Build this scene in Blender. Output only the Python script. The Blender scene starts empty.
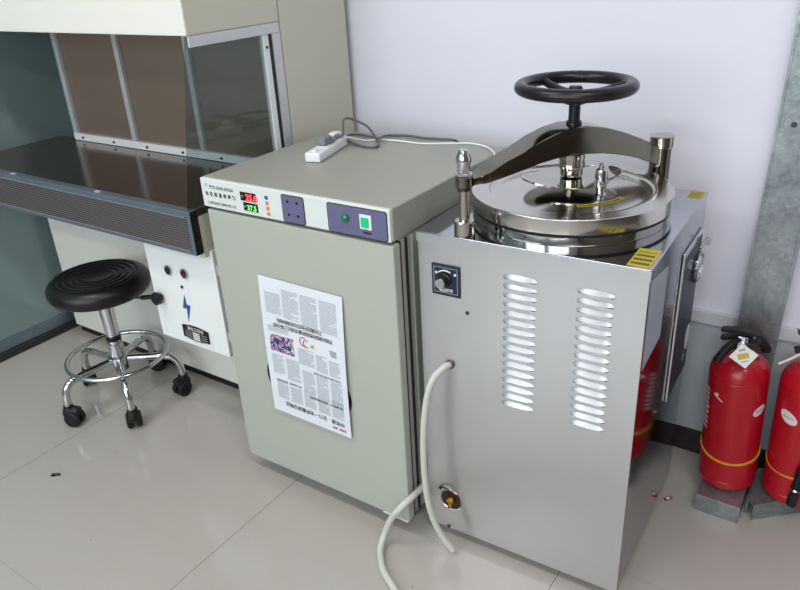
import bpy, bmesh, math, random
from mathutils import Vector, Matrix, Euler
random.seed(4)
S = bpy.context.scene
COL = S.collection
PI = math.pi

# ------------------------------------------------------------------ materials
def lin(c):
    return tuple(((v/255)/12.92 if v/255 <= .04045 else ((v/255+.055)/1.055)**2.4) for v in c)+(1,)

def mat(name, col, rough=.5, metal=0., var=0., scale=8., bump=0., bscale=40., coat=0., trans=0., ior=1.45, spec=.5, aniso=0.,
        stretch=None, emit=None, estr=0.):
    m = bpy.data.materials.new(name); m.use_nodes = True
    nt = m.node_tree; N = nt.nodes; L = nt.links
    b = N['Principled BSDF']
    c = lin(col)
    b.inputs['Base Color'].default_value = c
    b.inputs['Roughness'].default_value = rough
    b.inputs['Metallic'].default_value = metal
    b.inputs['Coat Weight'].default_value = coat
    b.inputs['Transmission Weight'].default_value = trans
    b.inputs['IOR'].default_value = ior
    b.inputs['Specular IOR Level'].default_value = spec
    b.inputs['Anisotropic'].default_value = aniso
    if emit:
        b.inputs['Emission Color'].default_value = lin(emit); b.inputs['Emission Strength'].default_value = estr
    tc = N.new('ShaderNodeTexCoord'); mp = N.new('ShaderNodeMapping')
    L.new(tc.outputs['Object'], mp.inputs['Vector'])
    if stretch: mp.inputs['Scale'].default_value = stretch
    if var > 0:
        n = N.new('ShaderNodeTexNoise'); n.inputs['Scale'].default_value = scale; n.inputs['Detail'].default_value = 5
        L.new(mp.outputs[0], n.inputs['Vector'])
        mx = N.new('ShaderNodeMix'); mx.data_type = 'RGBA'
        mx.inputs[6].default_value = tuple(max(0, v*(1-var)) for v in c[:3])+(1,)
        mx.inputs[7].default_value = tuple(min(1, v*(1+var)) for v in c[:3])+(1,)
        L.new(n.outputs['Fac'], mx.inputs[0]); L.new(mx.outputs[2], b.inputs['Base Color'])
        mr = N.new('ShaderNodeMapRange'); mr.inputs[3].default_value = max(0, rough*(1-var)); mr.inputs[4].default_value = min(1, rough*(1+var))
        L.new(n.outputs['Fac'], mr.inputs[0]); L.new(mr.outputs[0], b.inputs['Roughness'])
    if bump > 0:
        n2 = N.new('ShaderNodeTexNoise'); n2.inputs['Scale'].default_value = bscale; n2.inputs['Detail'].default_value = 4
        L.new(mp.outputs[0], n2.inputs['Vector'])
        bp = N.new('ShaderNodeBump'); bp.inputs['Strength'].default_value = bump; bp.inputs['Distance'].default_value = .002
        L.new(n2.outputs['Fac'], bp.inputs['Height']); L.new(bp.outputs[0], b.inputs['Normal'])
    return m

M = {}
M['wall'] = mat('painted_plaster', (224, 222, 234), .7, var=.02, scale=3, bump=.15, bscale=25)
M['dado'] = mat('grey_wall_tile', (176, 179, 184), .35, var=.08, scale=6)
M['dado_cap'] = mat('dado_cap_tile', (205, 206, 212), .35, var=.05)
M['base'] = mat('dark_skirting_stone', (48, 38, 36), .35, var=.45, scale=45)
M['dark_wall'] = mat('brown_unseen_wall', (92, 82, 72), .5, var=.15, scale=3)  # unseen right wall, made dark brown to darken the steel's reflections
M['ceil'] = mat('ceiling_paint', (222, 222, 220), .8, var=.02)
M['cream'] = mat('cream_powder_coat', (226, 223, 214), .38, var=.02, bump=.05, bscale=300)
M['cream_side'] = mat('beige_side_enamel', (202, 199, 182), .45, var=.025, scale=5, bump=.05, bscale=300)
M['white_panel'] = mat('white_enamel', (232, 233, 232), .3, var=.02)
M['alu'] = mat('anodised_aluminium', (204, 204, 206), .36, .35, var=.05, scale=30)
M['brown'] = mat('bronze_filter_screen', (150, 130, 116), .42, .55, var=.08, scale=4)
M['worktop'] = mat('dark_brushed_worktop', (120, 104, 100), .16, .9, var=.12, scale=6, stretch=(2, 40, 2))
M['inc'] = mat('grey_green_enamel', (174, 177, 166), .38, var=.02, scale=4, bump=.06, bscale=400)
M['inc_top'] = mat('grey_green_top_enamel', (154, 155, 145), .42, var=.03, scale=5, bump=.06, bscale=400)
M['inc_panel'] = mat('pale_instrument_panel', (214, 219, 214), .35, var=.015)
M['purple'] = mat('violet_grey_panel', (100, 99, 130), .4, var=.03)
M['black'] = mat('black_plastic', (18, 18, 19), .42, var=.2, bump=.1)
M['rubber'] = mat('black_rubber', (14, 14, 15), .6, var=.2, bump=.2, bscale=60)
M['leather'] = mat('black_vinyl', (16, 16, 18), .34, var=.15, bump=.12, bscale=120)
M['bakelite'] = mat('black_bakelite', (20, 20, 22), .3, var=.2, bump=.25, bscale=70)
M['chrome'] = mat('chrome', (205, 205, 208), .12, 1, var=.1, scale=20)
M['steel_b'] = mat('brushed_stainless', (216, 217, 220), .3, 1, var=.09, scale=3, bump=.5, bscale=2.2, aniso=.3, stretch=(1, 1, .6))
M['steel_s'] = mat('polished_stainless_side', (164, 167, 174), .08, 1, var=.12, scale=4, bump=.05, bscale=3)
M['steel_t'] = mat('stainless_top_plate', (186, 189, 196), .09, 1, var=.1, scale=8)
M['steel_m'] = mat('mirror_stainless', (190, 187, 178), .07, 1, var=.1, scale=10)
M['steel_arm'] = mat('mirror_stainless_arm', (128, 124, 111), .1, 1, var=.2, scale=14, bump=.04, bscale=7)  # stainless tinted darker, standing in for reflections of a dark room
M['steel_dark'] = mat('dark_cast_steel', (96, 92, 84), .28, 1, var=.3, scale=25, bump=.3)
M['white_met'] = mat('louvre_stainless', (184, 187, 192), .35, .9, var=.05)
M['red'] = mat('red_enamel', (176, 14, 32), .3, var=.06, scale=6, coat=.2)
M['yellow'] = mat('yellow_plastic', (222, 172, 38), .5, var=.08)
M['ysticker'] = mat('yellow_sticker', (186, 168, 34), .45, var=.05)
M['white'] = mat('white_plastic', (228, 229, 232), .4, var=.02)
M['tagw'] = mat('white_card', (236, 234, 226), .6, var=.02)
M['hose'] = mat('cream_rubber_hose', (200, 200, 190), .42, var=.06, scale=18, bump=.15, bscale=60)
M['grey_cord'] = mat('grey_cable', (92, 94, 98), .5, var=.08)
M['grey_plug'] = mat('grey_plug_plastic', (122, 124, 128), .45, var=.08)
M['ink'] = mat('black_ink', (28, 30, 36), .6)
M['ink_grey'] = mat('grey_newsprint_ink', (168, 171, 178), .8)
M['ink_red'] = mat('red_ink', (196, 60, 52), .6)
M['ink_blue'] = mat('blue_ink', (40, 88, 150), .45)
M['ink_cyan'] = mat('cyan_ink', (70, 150, 180), .6)
M['paper'] = mat('newsprint_paper', (222, 224, 232), .8, var=.02, bump=.3, bscale=14)
M['darkgap'] = mat('dark_seal_rubber', (42, 46, 44), .6, var=.1)
M['darkglass'] = mat('dark_window_glass', (20, 22, 26), .08, var=.1)
M['navy'] = mat('navy_enamel_plate', (28, 36, 56), .35, var=.08)
M['brass'] = mat('brass', (196, 160, 70), .3, 1, var=.15, scale=40)
M['darkred'] = mat('dark_red_reflection', (60, 22, 16), .5, var=.4, scale=30)
M['green'] = mat('green_plastic_lens', (12, 104, 72), .2, var=.05, coat=.6)
M['greenlit'] = mat('green_lit_rocker', (20, 150, 105), .25, emit=(20, 170, 110), estr=.5)
M['led_red'] = mat('red_led_segments', (255, 60, 60), .4, emit=(255, 50, 55), estr=3.)
M['led_grn'] = mat('green_led_segments', (90, 220, 90), .4, emit=(110, 220, 90), estr=1.2)
M['redbtn'] = mat('salmon_button', (214, 122, 112), .45)
M['redlamp'] = mat('dark_red_lens', (90, 20, 22), .2, coat=.5)
M['sticker_w'] = mat('pinkish_white_sticker', (226, 206, 206), .5, var=.05)
M['sheet'] = mat('pale_grey_sheet', (158, 164, 176), .4)
M['dial'] = mat('gauge_dial_white', (214, 222, 226), .35)
M['greenink'] = mat('green_cross_ink', (40, 190, 140), .5)
M['gold'] = mat('gold_ink', (205, 172, 60), .5, var=.2, scale=200)
M['plastic_clear'] = mat('clear_plastic', (225, 228, 230), .15, trans=.8, ior=1.4)

def extra_glass(name, tint, rough=.02, mixf=.0):
    m = bpy.data.materials.new(name); m.use_nodes = True
    nt = m.node_tree; N = nt.nodes; L = nt.links; N.remove(N['Principled BSDF']); out = N['Material Output']
    tr = N.new('ShaderNodeBsdfTransparent'); tr.inputs[0].default_value = lin(tint)
    gl = N.new('ShaderNodeBsdfGlossy'); gl.inputs['Roughness'].default_value = rough; gl.inputs[0].default_value = (.9, .95, .95, 1)
    df = N.new('ShaderNodeBsdfDiffuse'); df.inputs[0].default_value = lin((134, 154, 153))
    lw = N.new('ShaderNodeLayerWeight'); lw.inputs[0].default_value = .5
    pw = N.new('ShaderNodeMath'); pw.operation = 'POWER'; pw.inputs[1].default_value = 4; L.new(lw.outputs['Facing'], pw.inputs[0])
    fr = N.new('ShaderNodeMath'); fr.operation = 'MULTIPLY_ADD'; fr.inputs[1].default_value = .8; fr.inputs[2].default_value = .035; L.new(pw.outputs[0], fr.inputs[0])
    m1 = N.new('ShaderNodeMixShader'); m1.inputs[0].default_value = mixf
    m2 = N.new('ShaderNodeMixShader')
    L.new(tr.outputs[0], m1.inputs[1]); L.new(df.outputs[0], m1.inputs[2])
    L.new(fr.outputs[0], m2.inputs[0]); L.new(m1.outputs[0], m2.inputs[1]); L.new(gl.outputs[0], m2.inputs[2])
    L.new(m2.outputs[0], out.inputs[0])
    return m
M['glass'] = extra_glass('clear_side_glass', (214, 222, 222))
M['partglass'] = extra_glass('teal_partition_glass', (108, 128, 128), .05, .85)

def floor_mat():
    m = mat('polished_porcelain_tile', (176, 170, 164), .1, var=.03, scale=2.2)
    nt = m.node_tree; N = nt.nodes; L = nt.links; b = N['Principled BSDF']
    tc = N.new('ShaderNodeTexCoord'); sp = N.new('ShaderNodeSeparateXYZ'); L.new(tc.outputs['Object'], sp.inputs[0])
    lines = []
    for ax, off in ((0, .605), (1, .597)):
        a = N.new('ShaderNodeMath'); a.operation = 'ADD'; a.inputs[1].default_value = off+.757*20; L.new(sp.outputs[ax], a.inputs[0])
        d = N.new('ShaderNodeMath'); d.operation = 'DIVIDE'; d.inputs[1].default_value = .757; L.new(a.outputs[0], d.inputs[0])
        f = N.new('ShaderNodeMath'); f.operation = 'FRACT'; L.new(d.outputs[0], f.inputs[0])
        c = N.new('ShaderNodeMath'); c.operation = 'LESS_THAN'; c.inputs[1].default_value = .0027; L.new(f.outputs[0], c.inputs[0])
        k = N.new('ShaderNodeMath'); k.operation = 'MULTIPLY'; k.inputs[1].default_value = (1., .35)[ax]; L.new(c.outputs[0], k.inputs[0]); lines.append(k)
    mx = N.new('ShaderNodeMath'); mx.operation = 'MAXIMUM'; L.new(lines[0].outputs[0], mx.inputs[0]); L.new(lines[1].outputs[0], mx.inputs[1])
    # scuffs and specks
    n = N.new('ShaderNodeTexNoise'); n.inputs['Scale'].default_value = 34; n.inputs['Detail'].default_value = 2; L.new(tc.outputs['Object'], n.inputs['Vector'])
    g = N.new('ShaderNodeMath'); g.operation = 'GREATER_THAN'; g.inputs[1].default_value = 0.762; L.new(n.outputs['Fac'], g.inputs[0])
    gs = N.new('ShaderNodeMath'); gs.operation = 'MULTIPLY'; gs.inputs[1].default_value = .55; L.new(g.outputs[0], gs.inputs[0])
    ls = N.new('ShaderNodeMath'); ls.operation = 'MULTIPLY'; ls.inputs[1].default_value = .7; L.new(mx.outputs[0], ls.inputs[0])
    mm = N.new('ShaderNodeMath'); mm.operation = 'MAXIMUM'; L.new(gs.outputs[0], mm.inputs[0]); L.new(ls.outputs[0], mm.inputs[1])
    old = b.inputs['Base Color'].links[0].from_socket
    mix = N.new('ShaderNodeMix'); mix.data_type = 'RGBA'; L.new(mm.outputs[0], mix.inputs[0]); L.new(old, mix.inputs[6])
    mix.inputs[7].default_value = lin((96, 88, 82)); L.new(mix.outputs[2], b.inputs['Base Color'])
    return m
M['floor'] = floor_mat()

def galv():
    m = mat('galvanised_steel', (156, 164, 166), .42, .75)
    nt = m.node_tree; N = nt.nodes; L = nt.links; b = N['Principled BSDF']
    tc = N.new('ShaderNodeTexCoord')
    v = N.new('ShaderNodeTexVoronoi'); v.inputs['Scale'].default_value = 110; L.new(tc.outputs['Object'], v.inputs['Vector'])
    n = N.new('ShaderNodeTexNoise'); n.inputs['Scale'].default_value = 9; n.inputs['Detail'].default_value = 6; L.new(tc.outputs['Object'], n.inputs['Vector'])
    bw = N.new('ShaderNodeRGBToBW'); L.new(v.outputs['Color'], bw.inputs[0])
    ad = N.new('ShaderNodeMath'); ad.operation = 'MULTIPLY_ADD'; ad.inputs[1].default_value = .22; L.new(bw.outputs[0], ad.inputs[0]); L.new(n.outputs['Fac'], ad.inputs[2])
    cr = N.new('ShaderNodeValToRGB'); L.new(ad.outputs[0], cr.inputs[0])
    cr.color_ramp.elements[0].position = .35; cr.color_ramp.elements[0].color = lin((116, 120, 124))
    cr.color_ramp.elements[1].position = .85; cr.color_ramp.elements[1].color = lin((178, 184, 186))
    L.new(cr.outputs[0], b.inputs['Base Color'])
    return m
M['galv'] = galv()
M['steel_lid'] = mat('satin_lid_stainless', (206, 204, 198), .15, 1, var=.1, scale=10)

def perf():
    m = mat('perforated_steel', (104, 98, 100), .45, .6)
    nt = m.node_tree; N = nt.nodes; L = nt.links; b = N['Principled BSDF']
    tc = N.new('ShaderNodeTexCoord')
    v = N.new('ShaderNodeTexVoronoi'); v.inputs['Scale'].default_value = 150; v.inputs['Randomness'].default_value = 0.0
    L.new(tc.outputs['Object'], v.inputs['Vector'])
    lt = N.new('ShaderNodeMath'); lt.operation = 'LESS_THAN'; lt.inputs[1].default_value = .38; L.new(v.outputs['Distance'], lt.inputs[0])
    mx = N.new('ShaderNodeMix'); mx.data_type = 'RGBA'; L.new(lt.outputs[0], mx.inputs[0])
    mx.inputs[6].default_value = lin((128, 120, 120)); mx.inputs[7].default_value = lin((34, 30, 32)); L.new(mx.outputs[2], b.inputs['Base Color'])
    return m
M['perf'] = perf()
M['perf_frame'] = mat('blue_grey_steel_edge', (120, 136, 150), .35, .6, var=.12, scale=20)

def photo_mat():
    m = mat('printed_photograph', (150, 140, 180), .7)
    nt = m.node_tree; N = nt.nodes; L = nt.links; b = N['Principled BSDF']
    tc = N.new('ShaderNodeTexCoord')
    n = N.new('ShaderNodeTexNoise'); n.inputs['Scale'].default_value = 80; n.inputs['Detail'].default_value = 3; n.inputs['Distortion'].default_value = 1.5; L.new(tc.outputs['Object'], n.inputs['Vector'])
    cr = N.new('ShaderNodeValToRGB'); L.new(n.outputs['Fac'], cr.inputs[0]); e = cr.color_ramp.elements
    e[0].position = .38; e[0].color = lin((40, 36, 60)); e[1].position = .66; e[1].color = lin((226, 222, 228))
    x = e.new(.48); x.color = lin((104, 92, 160)); x = e.new(.56); x.color = lin((190, 150, 150))
    L.new(cr.outputs[0], b.inputs['Base Color'])
    return m
M['photo'] = photo_mat()

# ------------------------------------------------------------------ mesh builder
class B:
    def __init__(s): s.bm = bmesh.new(); s.m = []
    def mi(s, m):
        if m not in s.m: s.m.append(m)
        return s.m.index(m)
    def merge(s, t, m, mtx=None):
        k = s.mi(m)
        for f in t.faces: f.material_index = k
        if mtx is not None: bmesh.ops.transform(t, matrix=mtx, verts=t.verts)
        me = bpy.data.meshes.new('t'); t.to_mesh(me); t.free(); s.bm.from_mesh(me); bpy.data.meshes.remove(me)
        return s
    def box(s, x0, x1, y0, y1, z0, z1, m, bev=0., seg=2, mtx=None):
        t = bmesh.new(); bmesh.ops.create_cube(t, size=1)
        bmesh.ops.scale(t, vec=(x1-x0, y1-y0, z1-z0), verts=t.verts)
        bmesh.ops.translate(t, vec=((x0+x1)/2, (y0+y1)/2, (z0+z1)/2), verts=t.verts)
        if bev: bmesh.ops.bevel(t, geom=t.edges[:], offset=bev, segments=seg, profile=.5, affect='EDGES')
        return s.merge(t, m, mtx)
    def prism(s, pts, d, m, bev=0., mtx=None):
        """closed 3D polygon extruded by vector d"""
        t = bmesh.new(); vs = [t.verts.new(p) for p in pts]; f = t.faces.new(vs)
        r = bmesh.ops.extrude_face_region(t, geom=[f]); nv = [g for g in r['geom'] if isinstance(g, bmesh.types.BMVert)]
        bmesh.ops.translate(t, vec=d, verts=nv); bmesh.ops.recalc_face_normals(t, faces=t.faces[:])
        if bev: bmesh.ops.bevel(t, geom=t.edges[:], offset=bev, segments=2, profile=.5, affect='EDGES')
        return s.merge(t, m, mtx)
    def lathe(s, prof, m, loc=(0, 0, 0), seg=48, axis=None, mtx=None):
        t = bmesh.new(); rings = []
        for r, z in prof:
            if r < 1e-6: rings.append([t.verts.new((0, 0, z))])
            else: rings.append([t.verts.new((r*math.cos(2*PI*i/seg), r*math.sin(2*PI*i/seg), z)) for i in range(seg)])
        for a, b in zip(rings, rings[1:]):
            for i in range(seg):
                j = (i+1) % seg
                if len(a) == 1 and len(b) == 1: continue
                if len(a) == 1: t.faces.new((a[0], b[i], b[j]))
                elif len(b) == 1: t.faces.new((a[i], a[j], b[0]))
                else: t.faces.new((a[i], a[j], b[j], b[i]))
        bmesh.ops.recalc_face_normals(t, faces=t.faces[:])
        q = Matrix.Identity(4)
        if axis is not None: q = Vector((0, 0, 1)).rotation_difference(Vector(axis)).to_matrix().to_4x4()
        q = Matrix.Translation(loc) @ q
        if mtx is not None: q = mtx @ q
        return s.merge(t, m, q)
    def cyl(s, p0, p1, r, m, r1=None, seg=32, bev=.0):
        p0 = Vector(p0); p1 = Vector(p1); h = (p1-p0).length; r1 = r if r1 is None else r1
        b = bev
        prof = [(0, 0), (r-b, 0), (r, b), (r1, h-b), (r1-b, h), (0, h)] if b else [(0, 0), (r, 0), (r1, h), (0, h)]
        return s.lathe(prof, m, p0, seg, axis=(p1-p0).normalized())
    def torus(s, c, R, r, m, seg=64, sec=14, flat=1., axis=None):
        prof = [(R+r*math.cos(a), flat*r*math.sin(a)) for a in [2*PI*i/sec for i in range(sec+1)]]
        return s.lathe(prof, m, c, seg, axis=axis)
    def tube(s, pts, r, m, seg=12, smooth=6, caps=True, radii=None):
        P = [Vector(p) for p in pts]
        if smooth:
            Q = []; n = len(P); RR = []
            for i in range(n-1):
                p0 = P[max(i-1, 0)]; p1 = P[i]; p2 = P[i+1]; p3 = P[min(i+2, n-1)]
                for k in range(smooth):
                    u = k/smooth
                    Q.append(.5*((2*p1)+(-p0+p2)*u+(2*p0-5*p1+4*p2-p3)*u*u+(-p0+3*p1-3*p2+p3)*u**3))
                    if radii: RR.append(radii[i]*(1-u)+radii[i+1]*u)
            Q.append(P[-1]); P = Q
            if radii: RR.append(radii[-1]); radii = RR
        t = bmesh.new(); rings = []
        up = Vector((0, 0, 1)); tan0 = (P[1]-P[0]).normalized()
        nrm = tan0.cross(up)
        if nrm.length < .01: nrm = tan0.cross(Vector((1, 0, 0)))
        nrm.normalize()
        for i, p in enumerate(P):
            tn = (P[min(i+1, len(P)-1)]-P[max(i-1, 0)]).normalized()
            nrm = (nrm-tn*nrm.dot(tn)).normalized(); bn = tn.cross(nrm)
            rr = radii[i] if radii else r
            rings.append([t.verts.new(p+nrm*rr*math.cos(2*PI*k/seg)+bn*rr*math.sin(2*PI*k/seg)) for k in range(seg)])
        for a, b in zip(rings, rings[1:]):
            for k in range(seg): t.faces.new((a[k], a[(k+1) % seg], b[(k+1) % seg], b[k]))
        if caps: t.faces.new(rings[0][::-1]); t.faces.new(rings[-1])
        bmesh.ops.recalc_face_normals(t, faces=t.faces[:])
        return s.merge(t, m)
    def text(s, txt, size, mtx, m, align='LEFT', ext=.0002, sx=1., bold=0.):
        cu = bpy.data.curves.new('t', 'FONT'); cu.body = txt; cu.size = size; cu.extrude = ext; cu.align_x = align; cu.resolution_u = 2
        cu.offset = bold
        o = bpy.data.objects.new('t', cu); COL.objects.link(o)
        dg = bpy.context.evaluated_depsgraph_get(); me = bpy.data.meshes.new_from_object(o.evaluated_get(dg))
        t = bmesh.new(); t.from_mesh(me)
        bpy.data.objects.remove(o); bpy.data.curves.remove(cu); bpy.data.meshes.remove(me)
        return s.merge(t, m, mtx @ Matrix.Diagonal((sx, 1, 1, 1)))
    def obj(s, name, parent=None, loc=(0, 0, 0), angle=35, **props):
        me = bpy.data.meshes.new(name)
        s.bm.to_mesh(me); s.bm.free()
        for m in s.m: me.materials.append(M[m])
        for p in me.polygons: p.use_smooth = True
        me.set_sharp_from_angle(angle=math.radians(angle))
        o = bpy.data.objects.new(name, me); COL.objects.link(o); o.location = loc
        w = o.modifiers.new('weighted_normals', 'WEIGHTED_NORMAL'); w.keep_sharp = True; w.weight = 90
        if parent: o.parent = parent
        for k, v in props.items(): o[k] = v
        return o

def at(x, y, z): return (x, y, z)
def thing(name, label, cat, loc=(0, 0, 0), rz=0., group=None, rot=None):
    o = bpy.data.objects.new(name, None); o.empty_display_size = .1; COL.objects.link(o)
    o.location = loc; o.rotation_euler = rot or (0, 0, rz); o['label'] = label; o['category'] = cat
    if group: o['group'] = group
    return o
def shift(b, d): bmesh.ops.translate(b.bm, vec=d, verts=b.bm.verts); return b
def front(x, y, z):   # text frame on a plane facing -Y
    return Matrix.Translation((x, y, z)) @ Matrix.Rotation(PI/2, 4, 'X')

# ================================================================== setting
GX = -1.29; WY = .70; XR = 3.3; YF = -3.7; H = 2.85
B().box(-3.9, XR, YF, WY+.3, -.08, 0, 'floor').obj('floor', kind='structure')
B().box(-3.9, XR, YF, WY+.3, H, H+.08, 'ceil').obj('ceiling', kind='structure')
B().box(-3.9, XR, WY, WY+.12, 0, H, 'wall').obj('wall_back', kind='structure')
B().box(GX+.04, XR, WY-.006, WY+.001, .075, .412, 'dado').obj('trim_1', kind='structure')
B().box(GX+.04, XR, WY-.014, WY+.001, .412, .448, 'dado_cap', .003).obj('trim_2', kind='structure')
B().box(GX+.04, XR, WY-.010, WY+.001, 0, .075, 'base', .002).obj('baseboard_back', kind='structure')
B().box(XR, XR+.1, YF, WY+.12, 0, H, 'dark_wall').obj('wall_right', kind='structure')
B().box(-4.0, -3.9, YF, WY+.12, 0, H, 'wall').obj('wall_far_left', kind='structure')
# front wall behind the viewpoint, with two window openings
b = B()
b.box(-4, XR+.1, YF-.12, YF, 0, .85, 'wall'); b.box(-4, XR+.1, YF-.12, YF, 2.5, H, 'wall')
for a, c in ((-4, -1.15), (.55, .85), (2.55, XR+.1)): b.box(a, c, YF-.12, YF, .85, 2.5, 'wall')
b.obj('wall_front', kind='structure')
for i, (a, c) in enumerate(((-1.15, .55), (.85, 2.55))):
    b = B(); 
    for x in (a, (a+c)/2-.02, c-.04): b.box(x, x+.04, YF-.08, YF-.03, .85, 2.5, 'alu', .003)
    for z in (.85, 2.46): b.box(a+.04, c-.04, YF-.08, YF-.03, z, z+.04, 'alu', .003)
    b.box(a+.04, c-.04, YF-.06, YF-.054, .89, 2.46, 'glass')
    b.obj('window_%d' % (i+1), kind='structure')
# glass partition on the left
b = B(); b.box(GX-.012, GX, YF, WY-.002, .075, H, 'partglass'); b.obj('wall_left', kind='structure')
b = B(); b.box(GX-.045, GX+.018, YF, WY-.016, 0, .03, 'darkgap', .003); b.box(GX-.035, GX+.008, YF, WY-.016, .03, .075, 'perf_frame', .004)
b.obj('trim_3', kind='structure')

# ================================================================== galvanised column, steel offcuts
b = B()
cx0, cx1 = 1.122, 1.204
b.box(cx0, cx1, WY-.05, WY-.046, .0, 2.8, 'galv', .0008)
b.box(cx0-.006, cx0, WY-.05, WY-.016, .0, 2.8, 'galv', .0008)
b.box(cx1, cx1+.006, WY-.05, WY-.016, .0, 2.8, 'galv', .0008)
for z in (.95, 1.5, 2.1): b.cyl((cx0+.028, WY-.054, z), (cx0+.028, WY-.048, z), .006, 'steel_dark', bev=.001)
shift(b, (-1.166, -WY, 0)); o = b.obj('steel_cable_channel', loc=(1.166, WY, 0))
o.rotation_euler = (0, math.radians(1.2), 0)
o['label'] = 'tall vertical galvanised steel channel fixed to the wall behind the fire extinguishers'; o['category'] = 'channel'

b = B(); b.box(1.122, 1.226, .458, .615, .046, .05, 'galv', .0006); b.box(1.122, 1.226, .458, .462, 0, .046, 'galv', .0006); b.box(1.122, 1.126, .462, .615, 0, .046, 'galv', .0006)
b.box(1.222, 1.226, .462, .615, 0, .046, 'galv', .0006); b.box(1.126, 1.222, .5, .504, 0, .046, 'galv')
shift(b, (-1.174, -.54, 0)); o = b.obj('steel_channel_offcut', loc=(1.174, -.0+.54, 0), label='short galvanised channel offcut on the floor under the left fire extinguisher', category='steel offcut')
b = B()
poly = [(1.234, .503), (1.252, .487), (1.43, .652), (1.26, .652), (1.234, .64)]
b.prism([(x, y, .046) for x, y in poly], (0, 0, .004), 'galv')
b.prism([(1.252, .487, 0), (1.43, .652, 0), (1.427, .652, 0), (1.252, .491, 0)], (0, 0, .046), 'galv')
b.prism([(1.234, .507, 0), (1.234, .64, 0), (1.238, .64, 0), (1.238, .507, 0)], (0, 0, .046), 'galv')
b.prism([(1.26, .650, 0), (1.42, .650, 0), (1.42, .646, 0), (1.26, .646, 0)], (0, 0, .046), 'galv')
shift(b, (-1.3, -.56, 0)); b.obj('steel_channel_offcut', loc=(1.3, .56, 0), label='wider slanted galvanised channel offcut on the floor under the right fire extinguisher', category='steel offcut')

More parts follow.
